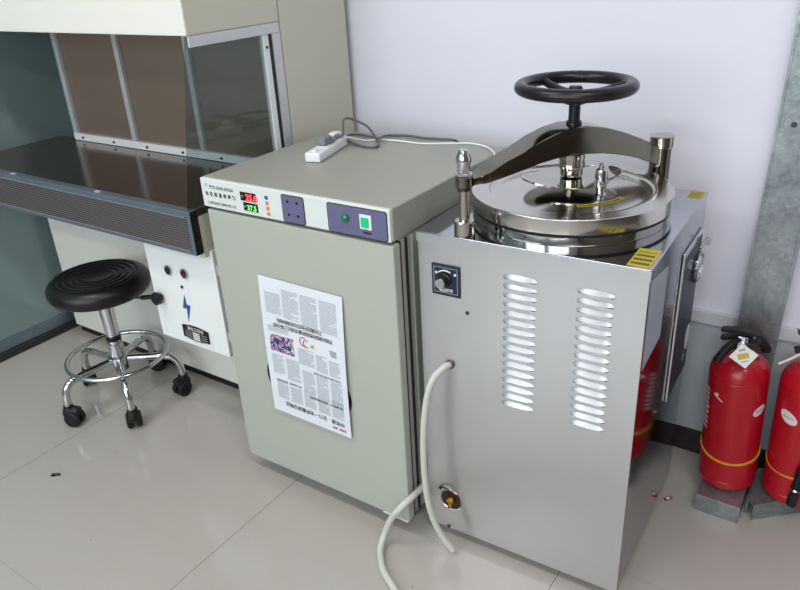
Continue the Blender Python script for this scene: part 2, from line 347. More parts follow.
# ================================================================== fire extinguishers
def extinguisher(loc, lean, yaw, label, tagged, hose_right):
    T = thing('fire_extinguisher', label, 'fire extinguisher', loc, group='red fire extinguishers in the corner')
    T.rotation_euler = Euler((lean[0], lean[1], yaw), 'XYZ'); T.scale = (1.02, 1.02, .955)
    r = .0665
    b = B(); pr = [(0, .004), (r-.012, 0), (r-.003, .006), (r, .016), (r, .026), (r-.002, .029), (r, .032), (r, .330), (r-.0015, .333), (r, .336), (r-.001, .345), (r-.005, .360), (r-.014, .374), (r-.028, .384), (.024, .390), (.019, .392), (.019, .402), (0, .402)]
    b.lathe(pr, 'red', seg=56)
    b.obj('cylinder', T)
    b = B(); b.cyl((0, 0, .40), (0, 0, .432), .013, 'chrome', bev=.002); b.cyl((0, 0, .40), (0, 0, .409), .021, 'black', bev=.002, seg=6)
    b.box(-.012, .012, -.014, .014, .426, .442, 'chrome', .003); b.cyl((.0, -.012, .424), (0, -.026, .424), .010, 'chrome', bev=.001)
    b.obj('valve', T)
    a = math.radians(0 if not hose_right else 12); hm = Matrix.Rotation(a, 4, 'Z')
    b = B(); b.prism([(-.046, 0, .420), (-.012, 0, .430), (.03, 0, .430), (.034, 0, .420), (.038, 0, .428), (.032, 0, .440), (-.014, 0, .440), (-.050, 0, .428)], (0, .022, 0), 'black', .002, mtx=hm @ Matrix.Translation((0, -.011, 0)))
    b.obj('carry_handle', T)
    up = .0 if not hose_right else .03
    b = B(); b.prism([(.032, 0, .441), (-.012, 0, .446), (-.048, 0, .442+up), (-.050, 0, .450+up), (-.014, 0, .458), (.036, 0, .452)], (0, .020, 0), 'black', .002, mtx=hm @ Matrix.Translation((0, -.010, 0)))
    b.cyl((.024, -.014, .446), (.024, .014, .446), .004, 'chrome')
    b.obj('squeeze_lever', T)
    b = B()
    if hose_right:
        b.tube([(.012, 0, .432), (.045, -.02, .432), (.066, -.052, .405), (.064, -.072, .34), (.050, -.080, .25), (.028, -.080, .18), (.016, -.079, .13)], .0085, 'rubber')
        b.cyl((.008, -.078, .022), (.016, -.079, .14), .0115, 'black', r1=.010, bev=.002)
        b.lathe([(.0115, -.003), (.013, 0), (.0115, .003)], 'chrome', (.0118, -.0785, .075), 24, axis=(.07, 0, 1))
    else:
        b.tube([(-.008, -.010, .428), (-.019, -.028, .425), (-.031, -.043, .412), (-.040, -.052, .394), (-.043, -.055, .385)], .0095, 'rubber')
        b.tube([(.012, .006, .43), (.032, .014, .428), (.045, .02, .408), (.048, .022, .396)], .011, 'rubber')
    b.obj('discharge_hose', T)
    b = B()
    zb = .108
    prof = [(r+.0004, -.0035), (r+.0024, -.0035), (r+.0024, .0035), (r+.0004, .0035), (r+.0004, -.0035)]
    b.lathe(prof, 'yellow', (0, 0, zb), 56, axis=(0.06 if not hose_right else -.16, -.22, 1))
    b.obj('yellow_strap', T, label='yellow plastic strap')
    # curved labels on the cylinder
    def patch(bb, a0, z0, w, h, m, shape='rect', off=.0005, tilt=0.):
        t = bmesh.new(); n = 14
        rows = []
        k = 10
        if shape == 'oval':
            cen = t.verts.new((0, 0, 0)); ring = []
            for i in range(24):
                th = 2*PI*i/24; u = w/2*math.cos(th); v = h/2*math.sin(th)
                uu = u*math.cos(tilt)-v*math.sin(tilt); vv = u*math.sin(tilt)+v*math.cos(tilt)
                ring.append((uu, vv))
            def cy(u, v): a = a0+u/r; return ((r+off)*math.cos(a), (r+off)*math.sin(a), z0+v)
            cen.co = cy(0, 0)
            r2 = [t.verts.new(cy(u*.5, v*.5)) for u, v in ring]; r1 = [t.verts.new(cy(u, v)) for u, v in ring]
            for i in range(24):
                j = (i+1) % 24; t.faces.new((cen, r2[i], r2[j])); t.faces.new((r2[i], r1[i], r1[j], r2[j]))
        else:
            g = [[t.verts.new(((r+off)*math.cos(a0+(i/n-.5)*w/r), (r+off)*math.sin(a0+(i/n-.5)*w/r), z0+(j/2-.5)*h+tilt*(i/n-.5)*w)) for i in range(n+1)] for j in range(3)]
            for j in range(2):
                for i in range(n): t.faces.new((g[j][i], g[j][i+1], g[j+1][i+1], g[j+1][i]))
        bmesh.ops.recalc_face_normals(t, faces=t.faces[:])
        return bb.merge(t, m)
    vdir = math.atan2(-1.12-loc[1], 1.352-loc[0])-yaw     # towards the viewer
    b = B()
    if tagged:
        patch(b, vdir+.95, .256, .04, .026, 'sticker_w', 'oval', tilt=.55)
        patch(b, vdir+.95, .256, .024, .005, 'ink_grey', off=.0009)
    else:
        patch(b, vdir-.52, .264, .046, .032, 'sticker_w', 'oval', tilt=-.5)
        patch(b, vdir-.52, .264, .026, .005, 'ink_grey', off=.0009)
    b.obj('oval_sticker', T, label='pinkish white oval sticker')
    b = B()
    if tagged:
        patch(b, vdir-.58, .284, .026, .004, 'sticker_w', tilt=-.55); patch(b, vdir-.63, .292, .010, .010, 'sticker_w', 'oval')
        for k in range(9): patch(b, vdir-1.16, .29-k*.014, .02, .008, 'sticker_w')
        for k in range(5): patch(b, vdir-1.02, .24-k*.016, .012, .004, 'sticker_w')
    else:
        for k in range(7): patch(b, vdir+.75, .30-k*.02, .03, .006, 'sticker_w')
    b.obj('printed_lettering', T)
    if tagged:
        # square inspection tag hanging corner down in front of the shoulder
        d = Vector((math.cos(vdir+.12), math.sin(vdir+.12), 0)); side = Vector((-d.y, d.x, 0)); up = (Vector((0, 0, 1))-d*.35).normalized()
        c = d*.070+Vector((0, 0, .424))+side*-.002
        X = side*math.cos(.96)+up*math.sin(.96); Y = -side*math.sin(.96)+up*math.cos(.96)
        mt = Matrix((X, Y, X.cross(Y))).transposed().to_4x4(); mt.translation = c
        b = B(); b.box(-.0215, .0215, -.0215, .0215, -.0005, .0005, 'tagw', 0, mtx=mt)
        rr = mt @ Matrix.Rotation(-.62, 4, 'Z')
        b.box(-.013, .011, -.007, .006, .0006, .0008, 'gold', mtx=rr)
        for yy in (.013, .016): b.box(-.006, .008, yy-.0009, yy+.0009, .0006, .0008, 'ink_cyan', mtx=rr)
        b.box(-.009, .007, -.0145, -.0125, .0006, .0008, 'ink_cyan', mtx=rr)
        b.tube([c+up*.026, c+up*.034-d*.02, Vector((0, 0, .440))+d*.03], .0008, 'white', seg=6)
        b.obj('inspection_tag', T, label='white square inspection tag with gold print')
    else:
        b = B(); b.tube([(-.012, -.012, .435), (-.03, -.02, .425), (-.055, -.03, .405), (-.072, -.034, .392)], .003, 'sticker_w', seg=6)
        b.obj('seal_tie', T, label='white plastic seal tie')
    return T
extinguisher((1.170, .565, .0515), (math.radians(1.2), math.radians(-1.9), 0), 0, 'red fire extinguisher with white square tag hanging from its valve, next to the steel autoclave', True, False)
extinguisher((1.321, .584, .0535), (math.radians(1.2), math.radians(-1.2), 0), 0, 'red fire extinguisher at the right edge of the photo with black hose nozzle in front', False, True)

# ================================================================== clean bench
T = thing('laminar_flow_bench', 'large cream laminar flow bench with dark worktop and bronze screen left of incubator', 'clean bench', (-.65, .35, 0))
O = Vector((-.65, .35, 0))
def part(b, name, parent=T, **k):
    shift(b, -O); return b.obj(name, parent, **k)
XL, XRb = -1.235, -.055
b = B(); b.box(XL, XRb, .265, .68, .032, .60, 'cream', .003); lower = part(b, 'lower_cabinet')
b = B(); b.box(XL+.01, XRb-.005, .276, .66, 0, .032, 'black', .002); part(b, 'plinth')
b = B(); b.box(XRb-.02, XRb, .0125, .262, .642, .7555, 'cream_side', .002)
part(b, 'support_panel')
# worktop and perforated apron
b = B(); b.box(-1.205, XRb, .012, .39, .756, .774, 'worktop', .003); part(b, 'worktop')
b = B(); b.box(-1.205, XRb-.03, .02, .388, .662, .7555, 'steel_dark', .002); part(b, 'worktop_underframe')
b = B(); y0 = -.014
b.box(-1.205, XRb, y0, .011, .657, .776, 'perf_frame', .003)
b.box(-1.19, XRb-.012, y0-.0012, y0+.001, .667, .762, 'perf', .0004)
b.box(XRb-.001, XRb+.0015, y0+.002, .011, .658, .774, 'steel_dark', .0005)
for k in range(150):       # glints on the punched rows, put in as pale aluminium dots
    x = -1.18+k*.0074
    for z in (.6695, .7600): b.box(x, x+.0028, y0-.0018, y0-.001, z-.0014, z+.0014, 'alu')
for x in (-.86, -.44): b.box(x, x+.02, y0+.003, y0+.012, .775, .779, 'alu', .001)
part(b, 'perforated_apron')
# back: bronze screen panels with aluminium posts
YB = .372
b = B(); b.box(-1.08, XRb-.012, YB+.008, YB+.02, .776, 1.18, 'brown'); part(b, 'filter_screen')
for x0, w in ((-1.085, .022), (-.757, .022), (-.425, .02)):
    b = B(); b.box(x0, x0+w, YB-.006, YB+.008, .80, 1.179, 'alu', .002); part(b, 'screen_post')
b = B(); b.box(-1.085, XRb-.02, YB-.008, YB+.008, .775, .8, 'white_panel', .002)
for k in range(6): b.cyl((-1.03+k*.175, YB-.008, .787), (-1.03+k*.175, YB-.012, .787), .004, 'steel_dark')
part(b, 'screen_bottom_rail')
# right glass side
gx = XRb-.010
b = B(); b.prism([(gx, .074, 1.176), (gx, .355, 1.176), (gx, .355, .776), (gx, -.008, .7765)], (.004, 0, 0), 'glass'); part(b, 'side_glass')
b = B(); b.box(XRb-.004, XRb+.002, .076, .386, 1.152, 1.1775, 'alu', .0015); part(b, 'glass_top_rail')
b = B(); b.box(XRb-.018, XRb-.002, .325, .345, .776, 1.152, 'white_panel', .002)
for z in (.8, 1.12): b.cyl((XRb-.002, .335, z), (XRb, .335, z), .004, 'steel_dark')
part(b, 'glass_post')
b = B(); b.box(XRb-.012, XRb-.004, .346, .358, .776, 1.152, 'darkgap'); b.box(XRb-.006, XRb+.001, .359, .388, .776, 1.152, 'alu', .0015); part(b, 'corner_trim')
# left side glass
b = B(); b.box(-1.096, -1.086, YB-.004, YB+.012, .775, 1.178, 'perf_frame', .002); part(b, 'screen_edge_trim')
# hood and rear column
b = B(); b.box(XL, XRb, .072, .3885, 1.178, 1.72, 'cream', .003)
hood = part(b, 'hood')
b = B(); b.box(XRb-.0005, XRb+.0012, .075, .387, 1.181, 1.717, 'cream_side', .0005); part(b, 'hood_end_panel', hood) if False else part(b, 'hood_end_panel')
b = B(); b.box(-1.086, XRb+.001, .3925, .675, .605, 1.72, 'cream_side', .003); part(b, 'rear_housing')
# electrical box with white door
b = B(); b.box(-.31, XRb-.07, .052, .262, .352, .655, 'cream_side', .002); ebox = part(b, 'electrical_box')
b = B(); b.box(-.330, -.048, .030, .050, .338, .656, 'white_panel', .002)
for z in (.40, .60): b.cyl((-.046, .04, z-.014), (-.046, .04, z+.014), .0035, 'alu')
# blue lightning mark
lx, lz = -.193, .436
pts = [(-.003, .044), (-.022, -.004), (-.003, .003), (-.008, -.046), (.019, .009), (.002, .006), (.008, .028)]
pts = [(-.001, .048), (-.021, -.001), (-.002, -.001), (-.006, -.05), (.02, .014), (.003, .014)]
b.prism([(lx+x*.85, .0296, lz+.02+z*.92) for x, z in pts], (0, -.0004, 0), 'ink_blue')
door = part(b, 'box_door', ebox)
yf = .030
for (x, z, m) in ((-.238, .566, 'navy'), (-.172, .569, 'redlamp')):
    b = B(); b.lathe([(0, 0), (.015, 0), (.015, .005), (.0115, .006), (.0115, .004), (0, .004)], 'chrome', (x, yf, z), 28, axis=(0, -1, 0))
    b.lathe([(0, .004), (.0105, .004), (.009, .008), (0, .009)], m, (x, yf, z), 24, axis=(0, -1, 0))
    part(b, 'push_button' if m == 'navy' else 'indicator_lamp', ebox)
b = B(); b.cyl((-.196, yf, .523), (-.196, yf-.003, .523), .005, 'black', bev=.0008); part(b, 'keyhole', ebox)
b = B()
pr = [(0, 0), (.010, 0), (.010, .008), (.018, .010), (.020, .015), (.018, .024), (.010, .027), (0, .027)]
b.lathe(pr, 'black', (-.300, yf, .470), 10, axis=(0, -1, 0)); part(b, 'door_knob', ebox)
b = B(); b.box(-.222, -.098, yf-.0015, yf-.0002, .352, .412, 'white', .0004)
pts = []
for k in range(9): u = k/8; pts.append((-.215+.11*u, .402+.006*math.sin(PI*u)))
for k in range(9): u = 1-k/8; pts.append((-.215+.11*u, .364-.006*math.sin(PI*u)))
b.prism([(x, yf-.0016, z) for x, z in pts], (0, -.0005, 0), 'black')
b.text('净化工作台', .0135, front(-.160, yf-.0024, .391), 'tagw', 'CENTER')
for k in range(4):
    b.box(-.205, -.178, yf-.0024, yf-.0022, .383-k*.0065, .3845-k*.0065, 'ink_grey'); b.box(-.14, -.116, yf-.0024, yf-.0022, .383-k*.0065, .3845-k*.0065, 'ink_grey')
    b.box(-.174, -.146, yf-.0024, yf-.0022, .382-k*.0065, .386-k*.0065, 'tagw')
shift(b, (-.014, 0, -.003)); part(b, 'nameplate', ebox, label='black nameplate with silver lettering')

# ================================================================== incubator
W = .55; D = .525
T = thing('incubator', 'grey-green floor-standing incubator with pale control panel and newspaper on its door', 'incubator', (W/2, D/2, 0))
O = Vector((W/2, D/2, 0))
b = B(); b.box(.006, W-.006, .034, D, .05, .795, 'inc', .003)
b.box(W-.0062, W-.0035, .05, .058, .055, .79, 'darkgap'); b.box(W-.0062, W-.003, .075, .082, .055, .79, 'inc')
part(b, 'cabinet_body', T)
b = B(); b.box(.004, W-.004, .026, .034, .056, .789, 'darkgap'); part(b, 'door_seal', T)
b = B(); b.box(0, W, 0, .026, .05, .789, 'inc', .0035, 3); b.box(.47, W-.004, -.001, .006, .0485, .0505, 'white_panel'); dr = part(b, 'door', T)
# round observation window in the door
b = B(); b.lathe([(.124, 0), (.133, 0), (.135, .002), (.133, .0035), (.124, .0035)], 'black', (.272, 0, .360), 56, axis=(0, -1, 0)); b.lathe([(0, .001), (.124, .001), (.124, .002), (0, .002)], 'darkglass', (.272, 0, .360), 56, axis=(0, -1, 0))
bmesh.ops.scale(b.bm, vec=(1.02, 1, .70), verts=b.bm.verts, space=Matrix.Translation((-.270, 0, -.362))); shift(b, (-.008, 0, 0)); part(b, 'observation_window', dr, label='dark round window mostly hidden behind the newspaper')
b = B(); b.box(-.004, W, .004, D, .7965, .8695, 'inc_top', .004, 3)
hd = part(b, 'top_cover', T)
b = B(); b.box(-.004, W-.002, -.0035, .0105, .797, .8685, 'inc_panel', .003, 3)
fp = -.0036
b.text('PYX-DHS-50X65', .0112, front(.026, fp, .8455), 'ink', sx=1.0, bold=.0002)
for k, ch in enumerate('电热恒温培养箱'): b.text(ch, .0112, front(.014+k*.0152, fp, .8275), 'ink', 'CENTER', bold=.00035, sx=.9)
b.text('上海跃进医疗器械有限公司', .0082, front(.010, fp, .8065), 'ink', sx=1.0)
b.lathe([(.003, 0), (.0042, 0), (.0042, .0003), (.003, .0003), (.003, 0)], 'ink_cyan', (.016, fp, .853), 20, axis=(0, -1, 0))
for k, m in enumerate(('ink_blue', 'redbtn', 'redbtn', 'redbtn')):
    z = .8475-k*.0128; b.box(.2055+k*.0004, .2155+k*.0004, fp-.0008, fp+.0006, z-.0042, z+.0042, m, .0006)
panel = part(b, 'control_panel', T, label='pale front panel with black lettering')
b = B(); b.box(.128, .178, fp-.001, fp+.001, .8305, .8515, 'black', .0005); b.box(.1345, .180, fp-.001, fp+.001, .807, .827, 'black', .0005)
for (x, z, txt, m, s) in ((.149, .8325, '25.0', 'led_red', .0215), (.150, .8095, '37.5', 'led_grn', .0175)):
    b.text(txt, s, front(x-.004, fp-.0013, z), m, bold=.0003, sx=1.0)
b.text('PV', .007, front(.131, fp-.0013, .839), 'ink_grey'); b.text('SV', .007, front(.137, fp-.0013, .815), 'ink_grey')
part(b, 'digital_display', panel, label='small display with red and green glowing digits')
def rrect(b, x0, x1, z0, z1, m, y=fp, r=.006, t=.0012):
    pts = []
    for cx, cz, a0 in ((x1-r, z1-r, 0), (x0+r, z1-r, 90), (x0+r, z0+r, 180), (x1-r, z0+r, 270)):
        for k in range(6): a = math.radians(a0+k*18); pts.append((cx+r*math.cos(a), y+.0002, cz+r*math.sin(a)))
    b.prism(pts, (0, -t, 0), m); return b
b = B(); rrect(b, .2565, .3225, .7975+.001, .8635, 'ink'); rrect(b, .258, .321, .8, .862, 'purple', fp-.0008)
for x in (.276, .303):
    for z in (.848, .818): b.cyl((x, fp-.0018, z), (x, fp-.0026, z), .0032, 'black', seg=16)
part(b, 'timer_panel', panel, label='square violet-grey panel with four screws')
b = B(); rrect(b, .3865, .5425, .7985, .8635, 'ink'); rrect(b, .388, .541, .8, .862, 'purple', fp-.0008); sp = part(b, 'switch_panel', panel, label='wide violet-grey switch panel')
b = B(); b.lathe([(.0, 0), (.0095, 0), (.0095, .004), (.0075, .006), (.004, .0085), (0, .009)], 'green', (.437, fp-.0018, .8365), 24, axis=(0, -1, 0)); part(b, 'green_indicator', panel)
b = B(); b.box(.4745, .504, fp-.0045, fp-.001, .8185, .8505, 'white', .001); b.box(.480, .4985, fp-.0085, fp-.004, .8235, .8455, 'greenlit', .0015); b.box(.480, .502, fp-.0021, fp-.0018, .8085, .8125, 'ink')
part(b, 'rocker_switch', panel, label='green rocker switch in a white frame')
for x in (.05, W-.05):
    for y in (.07, D-.06):
        b = B(); b.cyl((x, y, 0), (x, y, .05), .018, 'black', r1=.014, bev=.002); part(b, 'foot', T)

# newspaper hung on the door, upside down, slightly curled
def news():
    b = B(); w, h = .2575, .388; n, mm = 16, 24
    c0 = (.147, .6455); 
    def P(u, v, off=0.):     # u right 0..1, v down 0..1
        x = c0[0]+u*w+.0-.006*v*(1-u)*1.0-.009*u*v; z = c0[1]-v*h-.003*u
        bow = .0045+.0045*math.sin(PI*min(1, v*1.05))*(1-.5*math.sin(PI*u))+.004*v*v
        return Vector((x, -bow-off, z))
    t = bmesh.new(); g = [[t.verts.new(P(i/n, j/mm)) for i in range(n+1)] for j in range(mm+1)]
    g2 = [[t.verts.new(P(i/n, j/mm, -.0008)) for i in range(n+1)] for j in range(mm+1)]
    for j in range(mm):
        for i in range(n):
            t.faces.new((g[j][i], g[j+1][i], g[j+1][i+1], g[j][i+1])); t.faces.new((g2[j][i], g2[j][i+1], g2[j+1][i+1], g2[j+1][i]))
    for j in range(mm):
        t.faces.new((g[j][0], g2[j][0], g2[j+1][0], g[j+1][0])); t.faces.new((g[j][n], g[j+1][n], g2[j+1][n], g2[j][n]))
    for i in range(n):
        t.faces.new((g[0][i], g[0][i+1], g2[0][i+1], g2[0][i])); t.faces.new((g[mm][i], g2[mm][i], g2[mm][i+1], g[mm][i+1]))
    b.merge(t, 'paper')
    def quad(u0, u1, v0, v1, m, off=.0004):
        t = bmesh.new(); k = max(2, int((u1-u0)*14))
        a = [t.verts.new(P(u0+(u1-u0)*i/k, v0, off)) for i in range(k+1)]; c = [t.verts.new(P(u0+(u1-u0)*i/k, v1, off)) for i in range(k+1)]
        for i in range(k): t.faces.new((a[i], c[i], c[i+1], a[i+1]))
        b.merge(t, m)
    def block(u0, u1, v0, v1):
        v = v0
        while v < v1:
            e = u1 if random.random() > .12 else u1-(u1-u0)*random.uniform(.1, .5)
            x = u0
            while x < e-.004:
                x2 = min(e, x+random.uniform(.03, .09)); quad(x, x2-.003, v, v+.0042, 'ink_grey'); x = x2
            v += .0087
    cols = [(.06, .26), (.28, .48), (.50, .70), (.73, .93)]
    for (a, c), (v0, v1) in zip(cols, ((.10, .24), (.06, .26), (.06, .27), (.06, .27))): block(a, c, v0, v1)
    block(.06, .32, .335, .375)
    block(.42, .62, .44, .56); block(.64, .78, .45, .57); block(.80, .93, .46, .57)
    block(.07, .22, .545, .69); block(.25, .42, .55, .71)
    block(.45, .60, .60, .76); block(.62, .77, .60, .77); block(.80, .94, .61, .77)
    for i in range(5): block(.09+.175*i, .24+.175*i, .755+.01*(i % 2), .885)
    quad(.07, .37, .395, .52, 'photo')
    for k in range(6): quad(.81+.004*k, .90, .385+.008*k, .388+.008*k, 'ink')
    def head(txt, u0, u1, v, size, m='ink', bold=0., sx=1.):
        n = len(txt)
        for k, ch in enumerate(txt):          # upside down: first character at the right end
            if ch == ' ': continue
            u = u1-(u1-u0)*(k+.5)/n; p = P(u, v, .0009)
            b.text(ch, size, Matrix.Translation(p) @ Matrix.Rotation(PI/2, 4, 'X') @ Matrix.Rotation(PI, 4, 'Z'), m, 'CENTER', bold=bold, sx=sx, ext=.0001)
    head('万达集团开创互动发展新格局', .19, .74, .272, .0128, bold=0)
    head('西部战略助推高质量发展迈上新台阶', .13, .86, .311, .0128, bold=0)
    head('中铁建 全力一流质量建设精品', .17, .93, .905, .0145, bold=0)
    head('新闻版 要闻', .78, .94, .955, .0085, 'ink_red', 0)
    head('科技创新引领行业发展', .60, .93, .585, .007); head('提升管理水平 推动项目建设进程', .52, .93, .785, .007); head('深化企业改革 促进共同进步', .09, .42, .735, .007)
    # red swirl emblem
    for (a, c, rr) in ((.50, .385, .011), (.535, .395, .009)):
        pts = [P(a, c, .001)+Vector((rr*math.cos(q), 0, rr*math.sin(q)*1.1)) for q in [k*.45 for k in range(2, 13)]]
        b.tube(pts, .0011, 'ink_red', seg=5, smooth=2)
    b.box(.299, .306, -.0125, -.0112, .487, .494, 'gold')
    c = Vector((.27, 0, .45)); shift(b, -c)
    return b.obj('newspaper', loc=c, label='upside-down white newspaper page with black headlines stuck on the incubator door', category='newspaper')
news()

# ================================================================== power strip, plugs, cables on the incubator
ZT = .8700
SA = math.radians(-75-180); SP = (.1515, .291)
T = thing('power_strip', 'white power strip lying on the grey incubator top near the bench', 'power strip', (SP[0], SP[1], ZT), SA)
b = B(); b.box(-.089, .089, -.021, .021, 0, .024, 'white', .005, 3); body = b.obj('housing', T)
for i in range(3):
    b = B(); x = -.018+i*.036
    b.box(x-.013, x+.013, -.016, .016, .0235, .0252, 'white_panel', .001)
    b.box(x-.006, x-.004, -.009, -.002, .0248, .0256, 'ink'); b.box(x+.004, x+.006, -.009, -.002, .0248, .0256, 'ink'); b.box(x-.001, x+.001, .005, .012, .0248, .0256, 'ink')
    b.obj('socket', body)
b = B(); b.box(-.078, -.062, -.007, .007, .0235, .0275, 'white_panel', .001); b.obj('switch', body)
def on_strip(x, y, z):
    return Vector((SP[0]+x*math.cos(SA)-y*math.sin(SA), SP[1]+x*math.sin(SA)+y*math.cos(SA), ZT+z))
p0 = on_strip(-.008, 0, .0252)
T = thing('power_plug', 'grey plug with thick grey cord standing in the white power strip', 'plug', p0)
def rel(l): return [Vector(q)-p0 for q in l]
b = B(); b.box(-.017, .013, -.017, .017, .0006, .022, 'grey_plug', .005, 3); e1 = Vector((.012, .028, .012))
b.tube([(0, 0, .012), e1*.6, e1], .0065, 'grey_plug')
for k in range(4): b.torus(e1*(.7+.22*k), .0055, .0018, 'grey_plug', 16, 6, axis=e1)
b.obj('plug_body', T)
zz = ZT+.0042
b = B(); b.tube(rel([p0+e1, (.16, .35, .906), (.128, .395, .920), (.095, .44, .920), (.075, .475, .916), (.064, .515, .905), (.115, .517, .888), (.190, .455, zz), (.240, .392, zz), (.225, .372, zz), (.17, .385, zz), (.128, .405, .878), (.108, .44, .880), (.122, .475, zz), (.165, .455, zz+.004), (.212, .437, .882), (.215, .46, .882), (.205, .50, zz), (.25, .515, zz), (.31, .511, zz), (.36, .517, zz), (.395, .535, .868), (.41, .54, .84)]), .0033, 'grey_cord', seg=8)
b.obj('cord', T)
p0 = on_strip(.060, .0, .0252)
T = thing('power_plug', 'small white plug with thin white cable at the rear socket of the power strip', 'plug', p0)
b = B(); b.box(-.012, .012, -.014, .014, .0006, .016, 'white', .004, 3); b.obj('plug_body', T)
zz = ZT+.003
b = B(); b.tube(rel([p0+Vector((.006, 0, .010)), p0+Vector((.024, .01, .004)), (.175, .425, zz+.002), (.205, .455, zz), (.27, .462, zz), (.331, .461, zz), (.395, .487, zz), (.449, .510, zz), (.50, .497, zz), (.540, .462, zz), (.552, .445, .8725), (.5565, .438, .862), (.5565, .435, .84), (.5565, .43, .80)]), .0024, 'white', seg=8)
b.obj('cable', T)

# ================================================================== autoclave
AX, AY, AR = .5761, .0523, .03307
AW = .4747; ZP = .8113; CU, CV = .2399, .2367
T = thing('autoclave', 'stainless steel upright autoclave with round lid, curved clamp arm and black hand wheel', 'autoclave', (AX, AY, 0), AR)
b = B(); b.box(0, AW, .0, AW, .03, ZP-.003, 'steel_b', .0015)
b.m[0] = 'steel_b'
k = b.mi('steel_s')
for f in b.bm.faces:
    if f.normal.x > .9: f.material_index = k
b.cyl((.1145, 0, .6455), (.1145, -.002, .6455), .0045, 'steel_dark', bev=.0006)
b.cyl((.056, 0, .036), (.056, -.003, .036), .005, 'steel_dark', bev=.001)
body = b.obj('body', T)
b = B(); b.box(-.0015, AW+.0015, -.0022, AW, ZP-.003, ZP, 'steel_t', .001); b.box(-.0015, AW+.0015, -.0022, -.0004, ZP-.022, ZP-.003, 'steel_b', .0005); b.obj('top_plate', T)
for u in (.05, AW-.05):
    for v in (.05, AW-.05):
        c = B(); c.cyl((u-.008, v, .0155), (u+.008, v, .0155), .0155, 'grey_cord', bev=.002); c.box(u-.011, u+.011, v-.008, v+.008, .016, .03, 'chrome', .002); c.obj('caster', T)
def louvres(u0, u1, ztop, n, pitch):
    b = B()
    for k in range(n):
        z = ztop-k*pitch; t = bmesh.new(); m = 8
        top = []; lip = []; bot = []
        for i in range(m+1):
            s = i/m; e = math.sin(PI*min(max(s, .0), 1))**.35 if 0 < s < 1 else 0
            u = u0+(u1-u0)*s
            top.append(t.verts.new((u, -.0003, z+.0055*e))); lip.append(t.verts.new((u, -.0003-.0075*e, z-.0032))); bot.append(t.verts.new((u, -.0003, z-.0048)))
        for i in range(m):
            t.faces.new((top[i], lip[i], lip[i+1], top[i+1])); t.faces.new((lip[i], bot[i], bot[i+1], lip[i+1]))
        bmesh.ops.recalc_face_normals(t, faces=t.faces[:])
        b.merge(t, 'white_met')
        b.box(u0+.003, u1-.003, -.0012, -.0002, z-.0066, z-.0046, 'ink')  # black strip stands in for the shaded slot under each lip
    return b
louvres(.1945, .266, .7475, 16, .0197).obj('louvre_vents', body, angle=50)
louvres(.3455, .4175, .748, 16, .0197).obj('louvre_vents', body, angle=50)
# control knob
b = B(); b.box(.0330, .0995, -.003, -.0003, .676, .7465, 'navy', .0008)
for a in ((.0385, .094, .7395, .7405), (.0385, .094, .6825, .6835)): b.box(a[0], a[1], -.0034, -.0029, a[2], a[3], 'ink_grey')
for x in (.0385, .0935): b.box(x-.0005, x+.0005, -.0034, -.0029, .6825, .7405, 'ink_grey')
pts = [(.066+.024*math.cos(a), -.0032, .710+.024*math.sin(a)) for a in [math.radians(q) for q in range(60, 131, 10)]]
b.tube(pts, .0016, 'tagw', seg=6, smooth=2)
for x, z in ((.0445, .727), (.0885, .728)): b.cyl((x, -.003, z), (x, -.0036, z), .003, 'dial', seg=14)
b.text('电压调节', .0085, front(.066, -.0032, .686), 'tagw', 'CENTER', bold=.0002)
kp = b.obj('knob_plate', T, label='navy plate with white markings')
b = B(); b.lathe([(0, 0), (.0165, 0), (.0165, .004), (.0135, .006), (.0125, .018), (.0115, .02), (0, .02)], 'black', (.064, -.003, .712), 28, axis=(0, -1, 0)); b.lathe([(0, .02), (.0112, .02), (.0108, .0225), (0, .0225)], 'chrome', (.064, -.003, .712), 28, axis=(0, -1, 0))
b.obj('control_knob', kp)
# drain opening with brass tap
b = B(); b.lathe([(.0255, 0), (.0275, .0015), (.030, .0015), (.0305, 0)], 'chrome', (.063, 0, .122), 40, axis=(0, -1, 0)); b.lathe([(0, .0004), (.0258, .0004), (.0258, .001)], 'darkred', (.063, 0, .122), 40, axis=(0, -1, 0))  # flat dark red disc paints in the reflection inside the opening
dh = b.obj('drain_port', T)
b = B(); b.cyl((.068, -.001, .128), (.068, -.014, .130), .0085, 'brass', bev=.001, seg=8); b.cyl((.068, -.010, .128), (.064, -.012, .106), .0045, 'brass', bev=.001); b.box(.060, .077, -.018, -.013, .126, .134, 'brass', .0015)
b.obj('brass_tap', dh, label='brass tap')
b = B(); b.tube([(.036, -.001, .150), (.036, -.006, .153), (.048, -.008, .160), (.062, -.008, .158), (.078, -.006, .146), (.084, -.001, .138)], .0014, 'black', seg=6); b.lathe([(0, 0), (.004, .001), (.004, .004), (0, .005)], 'black', (.036, 0, .15), 12, axis=(0, -1, 0)); b.obj('wire_loop', dh)
